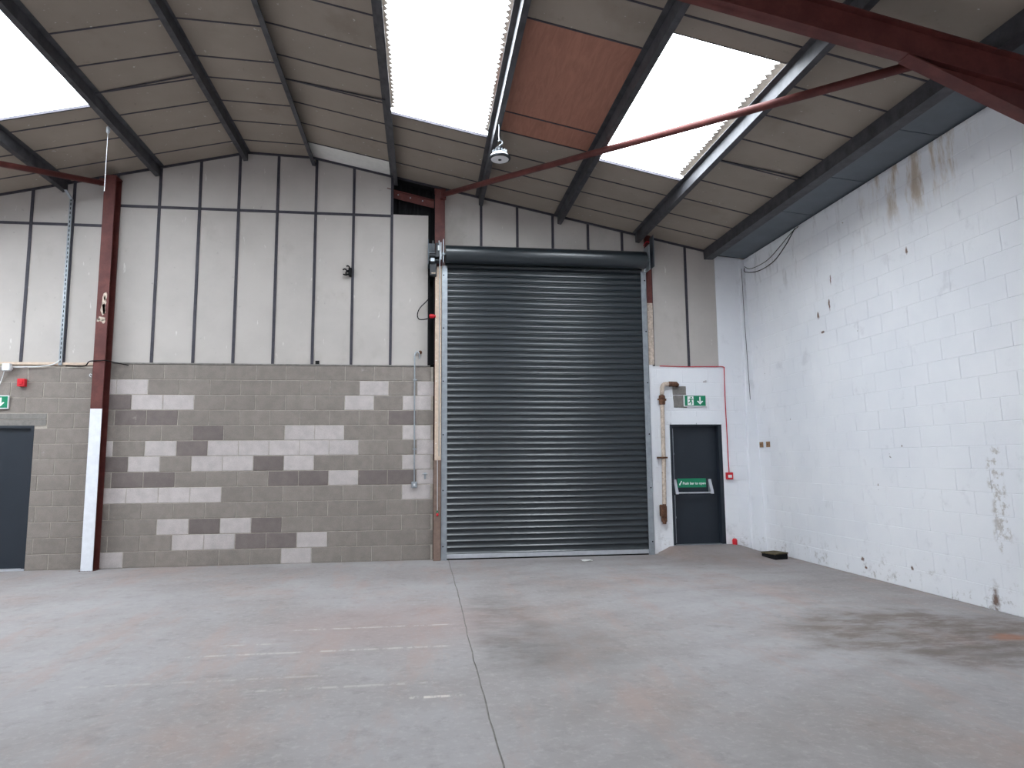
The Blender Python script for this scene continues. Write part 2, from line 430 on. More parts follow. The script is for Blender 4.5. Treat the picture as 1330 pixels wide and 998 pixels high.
# lining boards with sloped heads
PY0, PY1 = WY+.012, WY+.03
def wall_panel(x0, x1, z0, z1=None, mat='lining'):
    bm = bmesh.new()
    if z1 is None:
        pts = [(x0, z0), (x1, z0), (x1, zr(x1)), (x0, zr(x0))]
        for k in (-1.83, -2.79):
            if x0 < k < x1: pts.insert(3, (k, zr(k))); 
    else: pts = [(x0, z0), (x1, z0), (x1, z1), (x0, z1)]
    prism(bm, pts, PY0, PY1)
    return obj('panel', bm, M[mat], wall_back)
def strip(bm, *a): obj('strip', bm, M['strip'], wall_back)
def vstrip(x, z0, z1=None, w=.042): obj('strip', bxm((x-w/2, x+w/2, PY0-.012, PY1, z0, zr(x) if z1 is None else z1)), M['strip'], wall_back)
def hstrip(x0, x1, z, w=.042): obj('strip', bxm((x0, x1, PY0-.010, PY1, z-w/2, z+w/2)), M['strip'], wall_back)
SX = [-4.74, -4.11, -3.51, -2.92, -2.325, -1.728, -1.128, -.515]
for a, b in zip(SX[:-1], SX[1:]):
    wall_panel(a, b, 3.058, 5.52); wall_panel(a, b, 5.52)
for x in SX[1:]: vstrip(x, 3.058)
hstrip(-4.74, -.5, 5.522)
wall_panel(-.515, .075, 3.058, 5.553)
LX = [-7.75, -7.15, -6.54, -5.945, -5.355, -4.74]
for a, b in zip(LX[:-1], LX[1:]):
    wall_panel(a, b, 3.045, 5.19); wall_panel(a, b, 5.19)
for x in LX[1:]: vstrip(x, 3.045)
hstrip(-7.75, -4.74, 5.19)
struct(obj('wall_gable_far', bxm((XL, -7.75, PY0, PY1, 3.045, 5.3)), M['lining']))
RX = [.33, .948, 1.555, 2.157, 2.765, 3.358, 3.85]
for a, b in zip(RX[:-1], RX[1:]): wall_panel(a, b, 4.72)
for x in RX[1:]: vstrip(x, 4.72 if x < 3.8 else 3.085)
wall_panel(3.66, 3.85, 3.085, 4.72)
wall_panel(3.85, 4.47, 3.085); wall_panel(4.47, 5.10, 3.085); vstrip(4.47, 3.085)
obj('strip', bxm((5.10, 5.118, PY0-.002, PY1, 3.085, 4.95)), M['strip'], wall_back)
# cut-away corner beside the steel column: corrugated outer sheeting seen in the hole
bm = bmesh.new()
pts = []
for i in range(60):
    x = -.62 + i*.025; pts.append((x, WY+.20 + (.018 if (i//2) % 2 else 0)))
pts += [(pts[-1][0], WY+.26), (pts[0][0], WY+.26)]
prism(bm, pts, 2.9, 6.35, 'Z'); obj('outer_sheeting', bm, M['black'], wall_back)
struct(obj('wall_outer_fill', bxm((XL-.1, -.62, WY+.13, WY+.26, 0, 6.4), (.84, 3.66, WY+.13, WY+.26, 4.7, 6.2), (.10, .42, WY+.105, WY+.16, 0, 4.75), (3.60, 3.70, WY+.105, WY+.16, 0, 4.75), (.85, .87, WY+.03, WY+.2, 4.7, 6.2), (-.64, -.61, WY+.03, WY+.2, 2.9, 6.4), (.36, 3.66, WY+.03, WY+.16, 4.70, 4.74), (3.66, 6.3, WY+.23, WY+.3, 3.0, 5.6)), M['black']))  # unseen outer backing, with filler strips added to block sky light leaking past the gable

bm = bmesh.new(); hexa(bm, [(-.66, WY+.021, zr(-.66)-.01), (.9, WY+.021, zr(.9)-.01), (.9, WY+.3, zr(.9)-.01), (-.66, WY+.3, zr(-.66)-.01), (-.66, WY+.021, zr(-.66)+.05), (.9, WY+.021, zr(.9)+.05), (.9, WY+.3, zr(.9)+.05), (-.66, WY+.3, zr(-.66)+.05)])
obj('leak_lid', bm, M['black'], wall_back)  # unseen lid added to keep sky light from leaking onto the sheeting
# long white wall on the right, leaning slightly inwards as it rises
wall_right = struct(obj('wall_right', bxm((.004, .25, YB, WY+.1, -.1, 4.955)), M['paint'], loc=(XR, 0, 0), rot=(0, -LEAN, 0)), 'long white painted block wall with rust stains')
for r in range(22):
    y = WY + (.225 if r % 2 else 0)
    h = CH if r < 21 else 4.96-21*CH
    while y > 5.0:
        y1 = y; y0 = y-.45; y = y0
        y1 = min(y1, WY)
        if y1-y0 < .06: continue
        block(y1-y0-.006, h-.006, M['paint'], wall_right, -.0 + random.Random(r*50+int(y0*9)).uniform(-.0015, .0015), (y0+y1)/2, r*CH + h/2, -math.pi/2, None, .0025)
obj('rear_length', bxm((-.003, .02, YB, 5.05, 0, 4.96)), M['paint'], wall_right)
# pilaster in the corner
bm = bxm((5.43, 5.70, WY-.065, WY+.05, .0, 4.96))
bmesh.ops.bevel(bm, geom=[e for e in bm.edges], offset=.012, segments=2, affect='EDGES')
struct(obj('trim_1', bm, M['paint']), 'white painted pilaster in the corner of the gable')
struct(obj('wall_left', bxm((XL-.2, XL, YB, WY, 0, 4.75)), M['paint']))
struct(obj('wall_rear', bxm((XL-.2, XR+.3, YB-.2, YB, 0, 6.6)), M['paint']))

# ------------------------------------------------------------------ roof
PX = [-9.43, -8.10, -6.77, -5.455, -4.124, -2.806, -1.797, -.486, .911, 2.241, 3.593, 4.90]
BAYS = list(zip([XL]+PX[:-1], PX)) + [(4.90, XR)]
REAR = {bi: [(6.07-5.8*k, 8.87-5.8*k) for k in ks] for bi, ks in {2: (1, 2, 3), 4: (2, 3), 8: (2, 3), 10: (2, 3)}.items()}
HB = {4: (6.17, 8.97), 8: (5.865, 8.80), 10: (5.865, 8.67), 2: (6.17, 8.97), 1: (6.17, 8.97)}
JO = {1: [10.42, 9.82, 9.26, 8.97, 6.17, 5.7, 5.1], 2: [10.42, 9.82, 9.26, 8.97, 6.17, 5.7, 5.1], 3: [10.42, 9.82, 9.265, 8.69, 8.1, 7.5, 6.9, 6.3, 5.7, 5.1],
      4: [10.42, 9.82, 9.265, 8.97, 6.17, 5.7, 5.1],
      5: [10.44, 9.86, 9.265, 8.70, 8.125, 7.507, 6.92, 6.33, 5.75, 5.16],
      6: [10.435, 9.83, 9.27, 8.70, 8.23, 7.515, 6.93, 6.34, 5.75, 5.16],
      7: [10.32, 9.72, 9.13, 8.57, 8.03, 7.42, 6.80, 6.2, 5.6, 5.0],
      8: [10.30, 9.68, 9.12, 8.80, 5.865, 5.5, 5.0],
      9: [10.29, 9.69, 9.13, 8.51, 8.01, 6.19, 5.59, 5.0],
      10: [10.3, 9.75, 9.2, 8.67, 5.865, 5.585, 5.0],
      11: [10.32, 9.75, 9.15, 8.51, 7.90, 7.30, 6.735, 6.15, 5.577, 5.0]}
TH = .014
def roof_hexa(bm, x0, x1, y0, y1, dz=0, th=TH, sag=(0, 0)):
    a, b = zr(x0+1e-4)+dz, zr(x1-1e-4)+dz
    s0, s1 = sag
    hexa(bm, [(x0,y0,a-s0),(x1,y0,b-s0),(x1,y1,b-s1),(x0,y1,a-s1),(x0,y0,a+th-s0),(x1,y0,b+th-s0),(x1,y1,b+th-s1),(x0,y1,a+th-s1)])
bm = bmesh.new()
for bi, (x0, x1) in enumerate(BAYS):
    yend = JO[bi][-1] if bi in JO else WY+.1
    ys = yend
    if bi in REAR:
        for (a, b) in REAR[bi]:
            roof_hexa(bm, x0, x1, b, ys, 0); ys = a
    elif bi == 12: pass
    roof_hexa(bm, x0, x1, YB, ys, 0)
ceiling = struct(obj('ceiling', bm, M['roofboard']), 'pitched roof lined with beige boards between steel purlins')
def is_hole(bi, y0, y1): return bi in HB and abs(HB[bi][0]-y0) < .01
for bi, js in JO.items():
    x0, x1 = BAYS[bi]
    ys = [WY+.02] + js
    for k in range(len(ys)-1):
        y1, y0 = ys[k], ys[k+1]
        if bi in HB and y1 <= HB[bi][1]+.01 and y0 >= HB[bi][0]-.01: continue
        mt = 'roofboard'
        if bi == 7 and k == 0: mt = 'whiteboard'
        if bi == 9 and k in (4, 5): mt = 'ply'
        sag = (0, 0)
        if (bi, k) in ((7, 4), (11, 6), (5, 4)): sag = (0, 0)
        bm = bmesh.new(); roof_hexa(bm, x0, x1, y0, y1, 0, TH, sag)
        obj('panel', bm, M[mt], ceiling)
        if k < len(ys)-2:
            bm = bmesh.new(); roof_hexa(bm, x0, x1, y0-.011, y0+.011, -.006, .02)
            obj('strip', bm, M['strip'], ceiling)
            if (bi, k) in ((7, 3), (5, 3), (3, 5), (11, 4)):   # a strip sprung loose at one end
                a, b = zr(x0+1e-4), zr(x1-1e-4); bm = bmesh.new()
                hexa(bm, [(x0,y0-.02,a-.012),(x1,y0-.13,b-.03),(x1,y0-.11,b-.03),(x0,y0,a-.012),(x0,y0-.02,a-.004),(x1,y0-.13,b-.018),(x1,y0-.11,b-.018),(x0,y0,a-.004)])
                obj('strip', bm, M['strip'], ceiling)
# dark closing strip where the lining meets the gable
for bi in JO:
    x0, x1 = BAYS[bi]; bm = bmesh.new(); roof_hexa(bm, x0, x1, WY-.02, WY+.02, -.028, .03); obj('strip', bm, M['strip'], ceiling)
# rooflights: corrugated translucent sheets over upstands
def rooflight(n, bi, y0, y1, label=None, edges=()):
    x0, x1 = BAYS[bi]
    w = struct(obj('window_%d' % n, bxm(), M['strip']), label)
    bm = w.data; b2 = bmesh.new()
    for (ya, yb) in ((y0-.02, y0), (y1, y1+.02)): 
        roof_hexa(b2, x0, x1, ya, yb, .0, .035)
    b2.to_mesh(bm); b2.free()
    b2 = bmesh.new(); N = int((y1-y0+.2)/.05); prev = None
    for i in range(N+1):
        yv = y0-.1 + i*(y1-y0+.2)/N; dz = .115 + .018*math.sin(i*math.pi/1.5)
        cur = (b2.verts.new((x0-.05, yv, zr(x0+1e-4)+dz)), b2.verts.new((x1+.05, yv, zr(x1-1e-4)+dz)))
        if prev: b2.faces.new([prev[0], prev[1], cur[1], cur[0]])
        prev = cur
    obj('pane', b2, M['glaze'], w, smooth=True)
    rr = random.Random(n)
    for e in edges:
        pts = []; yv = y0+.02; k = 0
        xe = x0+.055 if e < 0 else x1-.055
        while yv < y1-.02:
            d = (.05 if k % 2 else .012) + rr.uniform(-.008, .014); pts.append((xe - e*d, yv)); yv += .045; k += 1
        pts = [(xe + e*.06, y0+.02)] + pts + [(xe + e*.06, yv)]
        zz = lambda x: zr(min(max(x, x0+1e-4), x1-1e-4))+.075
        b3 = bmesh.new(); A = [b3.verts.new((p[0], p[1], zz(p[0]))) for p in pts]; b3.faces.new(A)
        bmesh.ops.solidify(b3, geom=list(b3.faces), thickness=.012)
        obj('edge_filler', b3, M['cement'], w)
    # portal so the renderer samples the sky through this opening
    L = bpy.data.lights.new('sky_portal', 'AREA'); L.shape = 'RECTANGLE'; L.size = (x1-x0)*1.02; L.size_y = y1-y0
    L.cycles.is_portal = True
    lo = bpy.data.objects.new('sky_portal', L); COL.objects.link(lo)
    sl = math.atan2(zr(x1-1e-4)-zr(x0+1e-4), x1-x0)
    lo.location = ((x0+x1)/2, (y0+y1)/2, zr((x0+x1)/2)+.16); lo.rotation_euler = (0, -sl, 0)
    return w
rooflight(1, 4, *HB[4], 'bright rooflight at the far left of the roof')
rooflight(2, 8, *HB[8], 'bright rooflight in the middle of the roof', (-1, 1))
rooflight(3, 10, *HB[10], 'bright rooflight crossed by the red bracing tube', (1,))
n = 4
for bi in (2, 1): rooflight(n, bi, *HB[bi]); n += 1
for bi in REAR:
    for (a, b) in REAR[bi]: rooflight(n, bi, a, b); n += 1
# purlins (Z section)
PL = {-9.43: 'dark steel roof purlin nearest the left eaves', -8.10: 'dark steel roof purlin second from the left eaves', -6.77: 'dark steel roof purlin third from the left eaves',
      -5.455: 'dark steel purlin along the left edge of the far left rooflight', -4.124: 'dark steel purlin along the right edge of the far left rooflight',
      -2.806: 'dark steel ridge purlin on the left of the ridge', -1.797: 'dark steel ridge purlin meeting the white ceiling panel',
      -.486: 'dark steel purlin along the left edge of the middle rooflight', .911: 'dark steel purlin between the middle rooflight and the plywood',
      2.241: 'dark steel purlin between the plywood and the right rooflight', 3.593: 'grey steel purlin along the right edge of the right rooflight'}
def zsec(x, dep=.15, fl=.062, t=.006, flip=1):
    s = (zr(x+.05)-zr(x-.05))/.1; zt = zr(x)-.001
    P = lambda u, v: (x + u*flip, zt + s*u*flip - v)
    return [P(-fl, 0), P(t/2, 0), P(t/2, dep-t), P(fl, dep-t), P(fl, dep-.016-t*0), P(fl, dep), P(-t/2, dep), P(-t/2, t), P(-fl, t)]
for x in PX[:-1]:
    bm = bmesh.new(); prism(bm, zsec(x, flip=(-1 if x < -2 else 1)), YB+.02, WY-.004)
    tag(obj('purlin', bm, M['purlin']), PL[x], 'purlin', 'roof purlins')
bm = bmesh.new(); prism(bm, [(4.80, zr(4.80)-.002), (4.81, 4.955), (4.965, 4.955), (4.965, 4.97), (4.825, 4.97), (4.822, zr(4.822)-.002)], YB+.02, WY-.004)
prism(bm, [(4.965, 4.965), (4.965, zr(4.965)-.002), (4.957, zr(4.957)-.002), (4.957, 4.965)], YB+.02, WY-.004)
tag(obj('eaves_beam', bm, M['purlin']), 'deep dark eaves beam above the long white wall', 'beam')
# blue-grey closing sheets between eaves beam and wall head
sof = empty('eaves_soffit', (5.2, 7, 5))
tag(sof, 'blue grey sheet soffit between eaves beam and white wall', 'soffit')
yj = [WY-.07, 8.70, 7.53, 6.3, 5.1, 2, -5, YB]
for k in range(len(yj)-1):
    a, b = yj[k+1]+.006, yj[k]-.006
    bm = bmesh.new(); hexa(bm, [(-.24,a-7,.02),(.36,a-7,-.034),(.36,b-7,-.034),(-.24,b-7,.02),(-.24,a-7,.026),(.36,a-7,-.028),(.36,b-7,-.028),(-.24,b-7,.026)])
    obj('sheet', bm, M['soffit'], sof)
bm = bmesh.new(); prism(bm, [(-.24, .03), (.45, -.02), (.45, .02), (-.24, .07)], YB-7, WY-7); obj('backing', bm, M['black'], sof)

# ------------------------------------------------------------------ portal frame with haunch, columns and bracing
FY = 4.86
pf = empty('portal_frame', (5.45, FY, 0)); tag(pf, 'dark red steel portal rafter with tapered haunch at upper right', 'steel frame')
def fr(x, d): return (x-5.45, zr(x)-d)
def plate(name, pts, y0, y1):
    bm = bmesh.new(); prism(bm, pts, y0, y1); return obj(name, bm, M['oxide'], pf)
xs = [-2.31, 3.95, 5.40]
T, B, BH = .154, .435, .72
flat = lambda x, d: (x-5.45, 6.0991-.20326*x-d)
flatL = lambda x, d: (x-5.45, 7.169+.24*x-d)
AP = -2.41
plate('web', [flat(AP, T), flat(5.42, T), flat(5.42, B), flat(AP, B)], -.005, .005)
plate('top_flange', [flat(AP, T), flat(5.42, T), flat(5.42, T+.012), flat(AP, T+.012)], -.063, .063)
plate('bottom_flange', [flat(AP, B-.012), flat(5.42, B-.012), flat(5.42, B), flat(AP, B)], -.063, .063)
hp = [flat(4.0, B-.004), flat(5.42, B-.004), flat(5.42, .75)]
plate('haunch_web', hp, -.005, .005)
plate('haunch_flange', [flat(3.98, B-.002), flat(5.42, .738), flat(5.42, .752), flat(3.98, B+.012)], -.066, .066)
plate('rafter_left', [flatL(AP, T), flatL(XL+.2, T), flatL(XL+.2, B), flatL(AP, B)], -.05, .05)
bm = bmesh.new()
box(bm, -.26, -.248, -.065, .065, 0, 4.95); box(bm, -.02, -.008, -.065, .065, 0, 4.95); box(bm, -.25, -.01, -.005, .005, 0, 4.95)
obj('column', bm, M['oxide'], pf)
bm = bxm((XL+.05-5.45, XL+.30-5.45, -.06, .06, 0, 4.6)); obj('column', bm, M['oxide'], pf)
def gable_column(x0, x1, yf, yb, ztop, label, paint_to=0):
    t = empty('gable_column', ((x0+x1)/2, yb, 0)); w = (x1-x0)/2; d = yb-yf
    tag(t, label, 'steel column')
    z0 = paint_to
    bm = bxm((-w, w, -d, -d+.012, z0, ztop)); obj('front_flange', bm, M['oxide'], t)
    obj('web', bxm((-.005, .005, -d+.012, -.012, 0, ztop)), M['oxide'], t)
    obj('back_flange', bxm((-w, w, -.012, 0, 0, ztop)), M['oxide'], t)
    if paint_to:
        o = obj('white_flange', bxm((-w, w, -d, -d+.012, 0, z0)), M['whitepaint'], t); o['label'] = 'white painted lower part'
        o = obj('base_plate', bxm((-w-.02, w+.02, -d-.0, 0, -.002, .006)), M['oxide'], t)
    obj('cap_plate', bxm((-w-.012, w+.012, -d-.01, 0, ztop, ztop+.015)), M['oxide'], t)
    return t
gc = gable_column(-4.833, -4.672, 10.645, 10.858, 5.90, 'red steel gable column painted white at its foot', 2.335)
# flaking paint patches on the column
fr_ = random.Random(5)
for (xx, zz, hh, ww) in ((.03, 4.02, .07, .03), (.02, 3.93, .12, .035), (.015, 3.83, .10, .045), (.03, 3.80, .05, .03), (.0, 3.68, .045, .065), (-.045, 3.66, .03, .03), (.03, 3.645, .04, .03)):
    bm = bmesh.new(); ring = [(fr_.uniform(.55, 1.1)*math.cos(k*.571)*ww, fr_.uniform(.55, 1.1)*math.sin(k*.571)*hh) for k in range(11)]
    prism(bm, ring, -.0015, 0); obj('paint_flake', bm, M['pipe'], gc, loc=(xx, -.2131, zz))
gable_column(.185, .345, 10.765, WY+.10, 5.96, 'red steel gable column left of the roller shutter')
bm = bmesh.new(); tube(bm, [(.33, 10.67, 5.85), (4.33, 5.02, 4.945)], .042, 14)
br = tag(obj('bracing_tube', bm, M['oxide'], smooth=True), 'long red bracing tube crossing below the right rooflight', 'bracing')
obj('lug', bxm((.27, .36, 10.68, 10.764, 5.79, 5.91)), M['oxide'], br)
bm = bmesh.new(); tube(bm, [(-4.86, 10.66, 5.79), (-9.05, 4.98, 4.60)], .042, 14)
br = tag(obj('bracing_tube', bm, M['oxide'], smooth=True), 'red bracing tube at upper left beside the left column head', 'bracing')
obj('lug', bxm((-4.9, -4.80, 10.635, 10.645, 5.74, 5.86)), M['oxide'], br)
# red rail crossing the cut-away hole
bm = bmesh.new(); prism(bm, [(-.60, 6.0), (.17, 5.83), (.17, 5.70), (-.60, 5.87)], WY+.05, WY+.06)
prism(bm, [(-.60, 6.0), (.17, 5.83), (.17, 5.82), (-.60, 5.99)], WY+.0, WY+.06)
gr = tag(obj('gable_rail', bm, M['oxide']), 'red steel gable rail across the dark hole by the column', 'steel rail')
for i in range(3): obj('bolt', tb([(-.42+i*.2, WY+.045, 5.905-.044*i), (-.42+i*.2, WY+.0495, 5.905-.044*i)], .012, 8), M['galv'], gr)

# ------------------------------------------------------------------ roller shutter
rs = empty('roller_shutter', (2.01, 10.80, 0)); tag(rs, 'tall anthracite roller shutter with curved slats and silver bottom rail', 'roller shutter')
SW, NS, SZ0 = 1.625, 50, .085
pitch = (4.80-SZ0)/NS
prof = []
for k in range(9):
    a = k/8; prof.append((-.021*math.sin(math.pi*min(1, a*1.02))**.8 if 0 < a < 1 else 0, a*pitch*.985))
prof = [(0, 0), (-.014, .0015), (-.0215, .004), (-.0225, .008), (-.019, .014), (-.0125, .022), (-.0075, .031), (-.0045, .041), (-.004, .052), (-.0055, .066), (-.0085, .080), (-.0105, pitch-.006), (-.006, pitch-.001), (.003, pitch+.007), (.009, pitch+.007), (.012, pitch-.001), (.012, 0)]
bm = bmesh.new(); prism(bm, prof, -SW-.03, SW+.03, 'X')
bmesh.ops.recalc_face_normals(bm, faces=bm.faces)
slat_me = bpy.data.meshes.new('slat'); bm.to_mesh(slat_me); bm.free(); slat_me.materials.append(M['curtain'])
for p in slat_me.polygons: p.use_smooth = abs(p.normal.x) < .5 and p.normal.y < .2
slat_me.set_sharp_from_angle(angle=math.radians(50))
for i in range(NS): obj('slat', slat_me, None, rs, loc=(0, 0, SZ0 + i*pitch))
o = obj('bottom_rail', bevelled(-SW-.005, SW+.005, -.026, .02, .022, .086, .004), M['alu'], rs); o['label'] = 'silver bottom rail'
o = obj('seal', bxm((-SW, SW, -.012, .012, .0, .024)), M['rubber'], rs); o['label'] = 'black rubber seal'
for sx in (-1, 1):
    xi, xo = sx*1.622, sx*1.715
    a, b = min(xi, xo), max(xi, xo)
    bm = bxm((a, b, -.045, -.039, 0, 4.68), (a, b, .03, .036, 0, 4.68)); box(bm, xo-sx*.006 if sx > 0 else xo, xo if sx > 0 else xo+.006, -.045, .036, 0, 4.68)
    box(bm, min(xi+sx*.03, xi+sx*.036), max(xi+sx*.03, xi+sx*.036), -.052, -.045, 0, 4.68)
    g = obj('guide', bm, M['galv'], rs); g['label'] = 'galvanised guide channel'
    for zz in (.21, 1.07, 1.94, 2.79, 3.65, 4.52):
        obj('bolt', tb([(sx*1.683, -.045, zz), (sx*1.683, -.054, zz)], .011, 8), M['rubber'], g)
# curtain coil
bm = bmesh.new()
sp_ = []
for k in range(28):
    a = 2*math.pi*k/28; rr = .142 + .010*((k*4/28) % 1)
    sp_.append((-.165 + rr*math.cos(a), 4.835 + rr*math.sin(a)))
prism(bm, sp_, -1.655, 1.66, 'X')
o = obj('coil', bm, M['curtain'], rs)
for p in o.data.polygons: p.use_smooth = True
o.data.set_sharp_from_angle(angle=math.radians(30))
obj('coil_tail', bxm((-1.63, 1.63, -.012, .004, 4.79, 4.95)), M['curtain'], rs)
o = obj('end_plate', bevelled(1.715, 1.727, -.24, .05, 4.66, 5.10, .006), M['galv'], rs)
o = obj('end_plate', bxm((-1.70, -1.690, -.24, .05, 4.68, 5.06)), M['galv'], rs)
obj('axle', tb([(-1.92, -.165, 4.835), (1.74, -.165, 4.835)], .022, 12), M['galv'], rs)
# drive unit at the left end
dv = empty('drive_unit', (.16-2.01, -.10, 4.7)); dv.parent = rs
obj('motor', lathe(bmesh.new(), [(.02, -.07), (.055, -.068), (.058, .05), (.03, .055), (.03, .09)], (.0, -.05, .10), 18, 'X'), M['darkmetal'], dv)
obj('gearbox', bevelled(.03, .10, -.13, .02, .06, .30, .01), M['darkmetal'], dv)
obj('sprocket', lathe(bmesh.new(), [(.075, -.004), (.08, 0), (.075, .004)], (-.01, -.07, .27), 20, 'X'), M['galv'], dv)
obj('bracket', bxm((-.09, -.08, -.12, .12, -.06, .36), (-.09, .11, -.12, .12, .015, .025), (-.09, .11, .11, .12, -.06, .36)), M['soffit'], dv)
obj('control_box', bevelled(-.06, .05, -.06, .05, -.22, -.02, .006), M['darkmetal'], dv)
o = obj('label_plate', bxm((-.03, .03, -.064, -.0601, -.19, -.172)), M['timber'], dv)
obj('limit_switch', bevelled(-.05, .02, -.13, -.06, -.01, .05, .006), M['galv'], dv)
obj('chain', tb(curve_pts([(.085, -.14, .33), (.10, -.15, .1), (.098, -.15, -.2), (.095, -.15, -1.6), (.097, -.15, -3.1)], 6), .006, 6), M['galv'], dv)
obj('torque_arm', tb([(.115, -.15, .30), (.118, -.15, .02)], .010, 8), M['alu'], dv)
obj('chain_guard', bevelled(.066, .096, -.155, -.135, .17, .25, .004), M['white'], dv)
# timber batten and post against the column
bt = tag(obj('door_batten', bevelled(.192, .293, 10.735, 10.763, 1.54, 4.66, .003), M['timber']), 'pale timber batten fixed along the shutter guide', 'batten')
for i in range(9): obj('screw', tb([(.212, 10.735, 1.8+i*.33), (.212, 10.731, 1.8+i*.33)], .008, 6), M['white'], bt)
tag(obj('door_post', bevelled(.178, .293, 10.735, 10.763, .0, 1.538, .003), M['oldtimber']), 'brown weathered post below the pale batten', 'post')
bm = bmesh.new(); tube(bm, [(.237, 10.722, 1.54), (.24, 10.722, .72)], .004, 6)
pc = tag(obj('pull_cord', bm, M['white']), 'thin white pull cord with red and green toggles', 'cord')
obj('toggle', lathe(bmesh.new(), [(.008, 0), (.017, .01), (.017, .035), (.008, .045)], (.24, 10.718, .68), 10), M['red'], pc)
obj('toggle', lathe(bmesh.new(), [(.008, 0), (.014, .008), (.014, .025), (.008, .03)], (.238, 10.718, .735), 10), M['green'], pc)
# dark cover trough inside the gap, red handle with flex
bm = bxm((.085, .10, 10.72, WY+.05, 3.08, 4.45), (.10, .17, WY+.03, WY+.05, 3.08, 4.45), (.165, .178, 10.74, WY+.05, 3.08, 4.45))
tag(obj('cable_trough', bm, M['rubber']), 'black vertical cable trough in the gap beside the shutter', 'trough')
fl = tag(obj('power_flex', tb(curve_pts([(.15, 10.73, 4.2), (.05, 10.76, 4.08), (-.05, 10.80, 3.98), (-.09, 10.82, 3.88), (-.06, 10.82, 3.80), (.06, 10.78, 3.80), (.13, 10.72, 3.83)], 6), .008, 8), M['rubber']), 'looped black flex with a red plug left of the shutter', 'cable')
obj('plug', lathe(bmesh.new(), [(.02, 0), (.032, .01), (.032, .07), (.022, .075), (.022, .1)], (.10, 10.70, 3.83), 14, 'X'), M['red'], fl)
# steel stub with bracket plate at the right end of the coil
st = empty('bracket_post', (3.79, WY, 3.9)); tag(st, 'flaking red and cream steel post right of the shutter coil', 'steel post')
obj('upper_post', bxm((-.05, .05, -.06, -.002, .25, 1.45)), M['oxide'], st)
obj('lower_post', bxm((-.05, .05, -.058, -.002, -.80, .25)), M['pipe'], st)
obj('foot_post', bxm((-.05, .02, -.05, -.002, -3.9, -.80)), M['paint'], st)
obj('bracket_plate', bevelled(.028, .040, -.26, -.0, .83, 1.38, .004), M['soffit'], st)
obj('clip', tb(curve_pts([(-.10, -.12, 1.22), (-.05, -.14, 1.29), (.0, -.14, 1.28)], 5), .008, 6), M['redcable'], st)

# ------------------------------------------------------------------ fire exit door (right)
d1 = struct(obj('door_1', bxm((4.135, 4.94, WY+.12, WY+.165, .125, 2.08)), M['doorpaint']), 'dark fire exit door with push bar')
bm = bxm((4.09, 4.135, WY+.01, WY+.19, .12, 2.13), (4.94, 5.0, WY+.01, WY+.19, .12, 2.13), (4.135, 4.94, WY+.01, WY+.19, 2.08, 2.13)); obj('door_frame', bm, M['doorpaint'], d1)
obj('threshold', bxm((4.09, 5.0, WY-.01, WY+.19, .105, .13)), M['galv'], d1)
bar = obj('push_bar', tb([(4.19, WY+.035, .97), (4.80, WY+.035, .97)], .014, 10), M['alu'], d1)
for x in (4.19, 4.80):
    bm = bmesh.new(); hexa(bm, [(x-.025,WY+.02,.95),(x+.025,WY+.02,.95),(x+.025,WY+.12,.97),(x-.025,WY+.12,.97),(x-.025,WY+.03,1.0),(x+.025,WY+.03,1.0),(x+.025,WY+.12,1.19),(x-.025,WY+.12,1.19)])
    obj('arm', bm, M['alu'], bar)
obj('shoot_bolt', tb([(4.175, WY+.108, .15), (4.175, WY+.108, .93)], .009, 8), M['galv'], d1)
obj('shoot_bolt', tb([(4.175, WY+.108, 1.19), (4.175, WY+.108, 2.04)], .009, 8), M['galv'], d1)
for z in (.55, 1.6): obj('bolt_guide', bxm((4.16, 4.19, WY+.098, WY+.122, z, z+.03)), M['galv'], d1)
def text(body, size, loc, rot, mat, parent, name='lettering', align='LEFT'):
    c = bpy.data.curves.new(name, 'FONT'); c.body = body; c.size = size; c.align_x = align; c.extrude = .0006; c.offset = .0012
    o = bpy.data.objects.new(name, c); COL.objects.link(o); c.materials.append(mat); o.parent = parent; o.location = loc; o.rotation_euler = rot
    dg = bpy.context.evaluated_depsgraph_get(); me = bpy.data.meshes.new_from_object(o.evaluated_get(dg)); bpy.data.objects.remove(o)
    o = obj(name, me, mat, parent, loc=loc, rot=rot)
    return o
RX90 = (math.pi/2, 0, 0)
s1 = tag(obj('door_sign', bevelled(4.235, 4.735, WY+.116, WY+.1195, 1.055, 1.205, .001), M['green']), 'green push bar to open sign on the dark fire door', 'sign')
text('Push bar to open', .058, (4.325, WY+.115, 1.105), RX90, M['signwhite'], s1)
bm = bmesh.new(); prism(bm, [(4.262, 1.10), (4.275, 1.085), (4.315, 1.16), (4.302, 1.168), (4.273, 1.118), (4.268, 1.125)], WY+.1145, WY+.116); obj('tick_symbol', bm, M['signwhite'], s1)

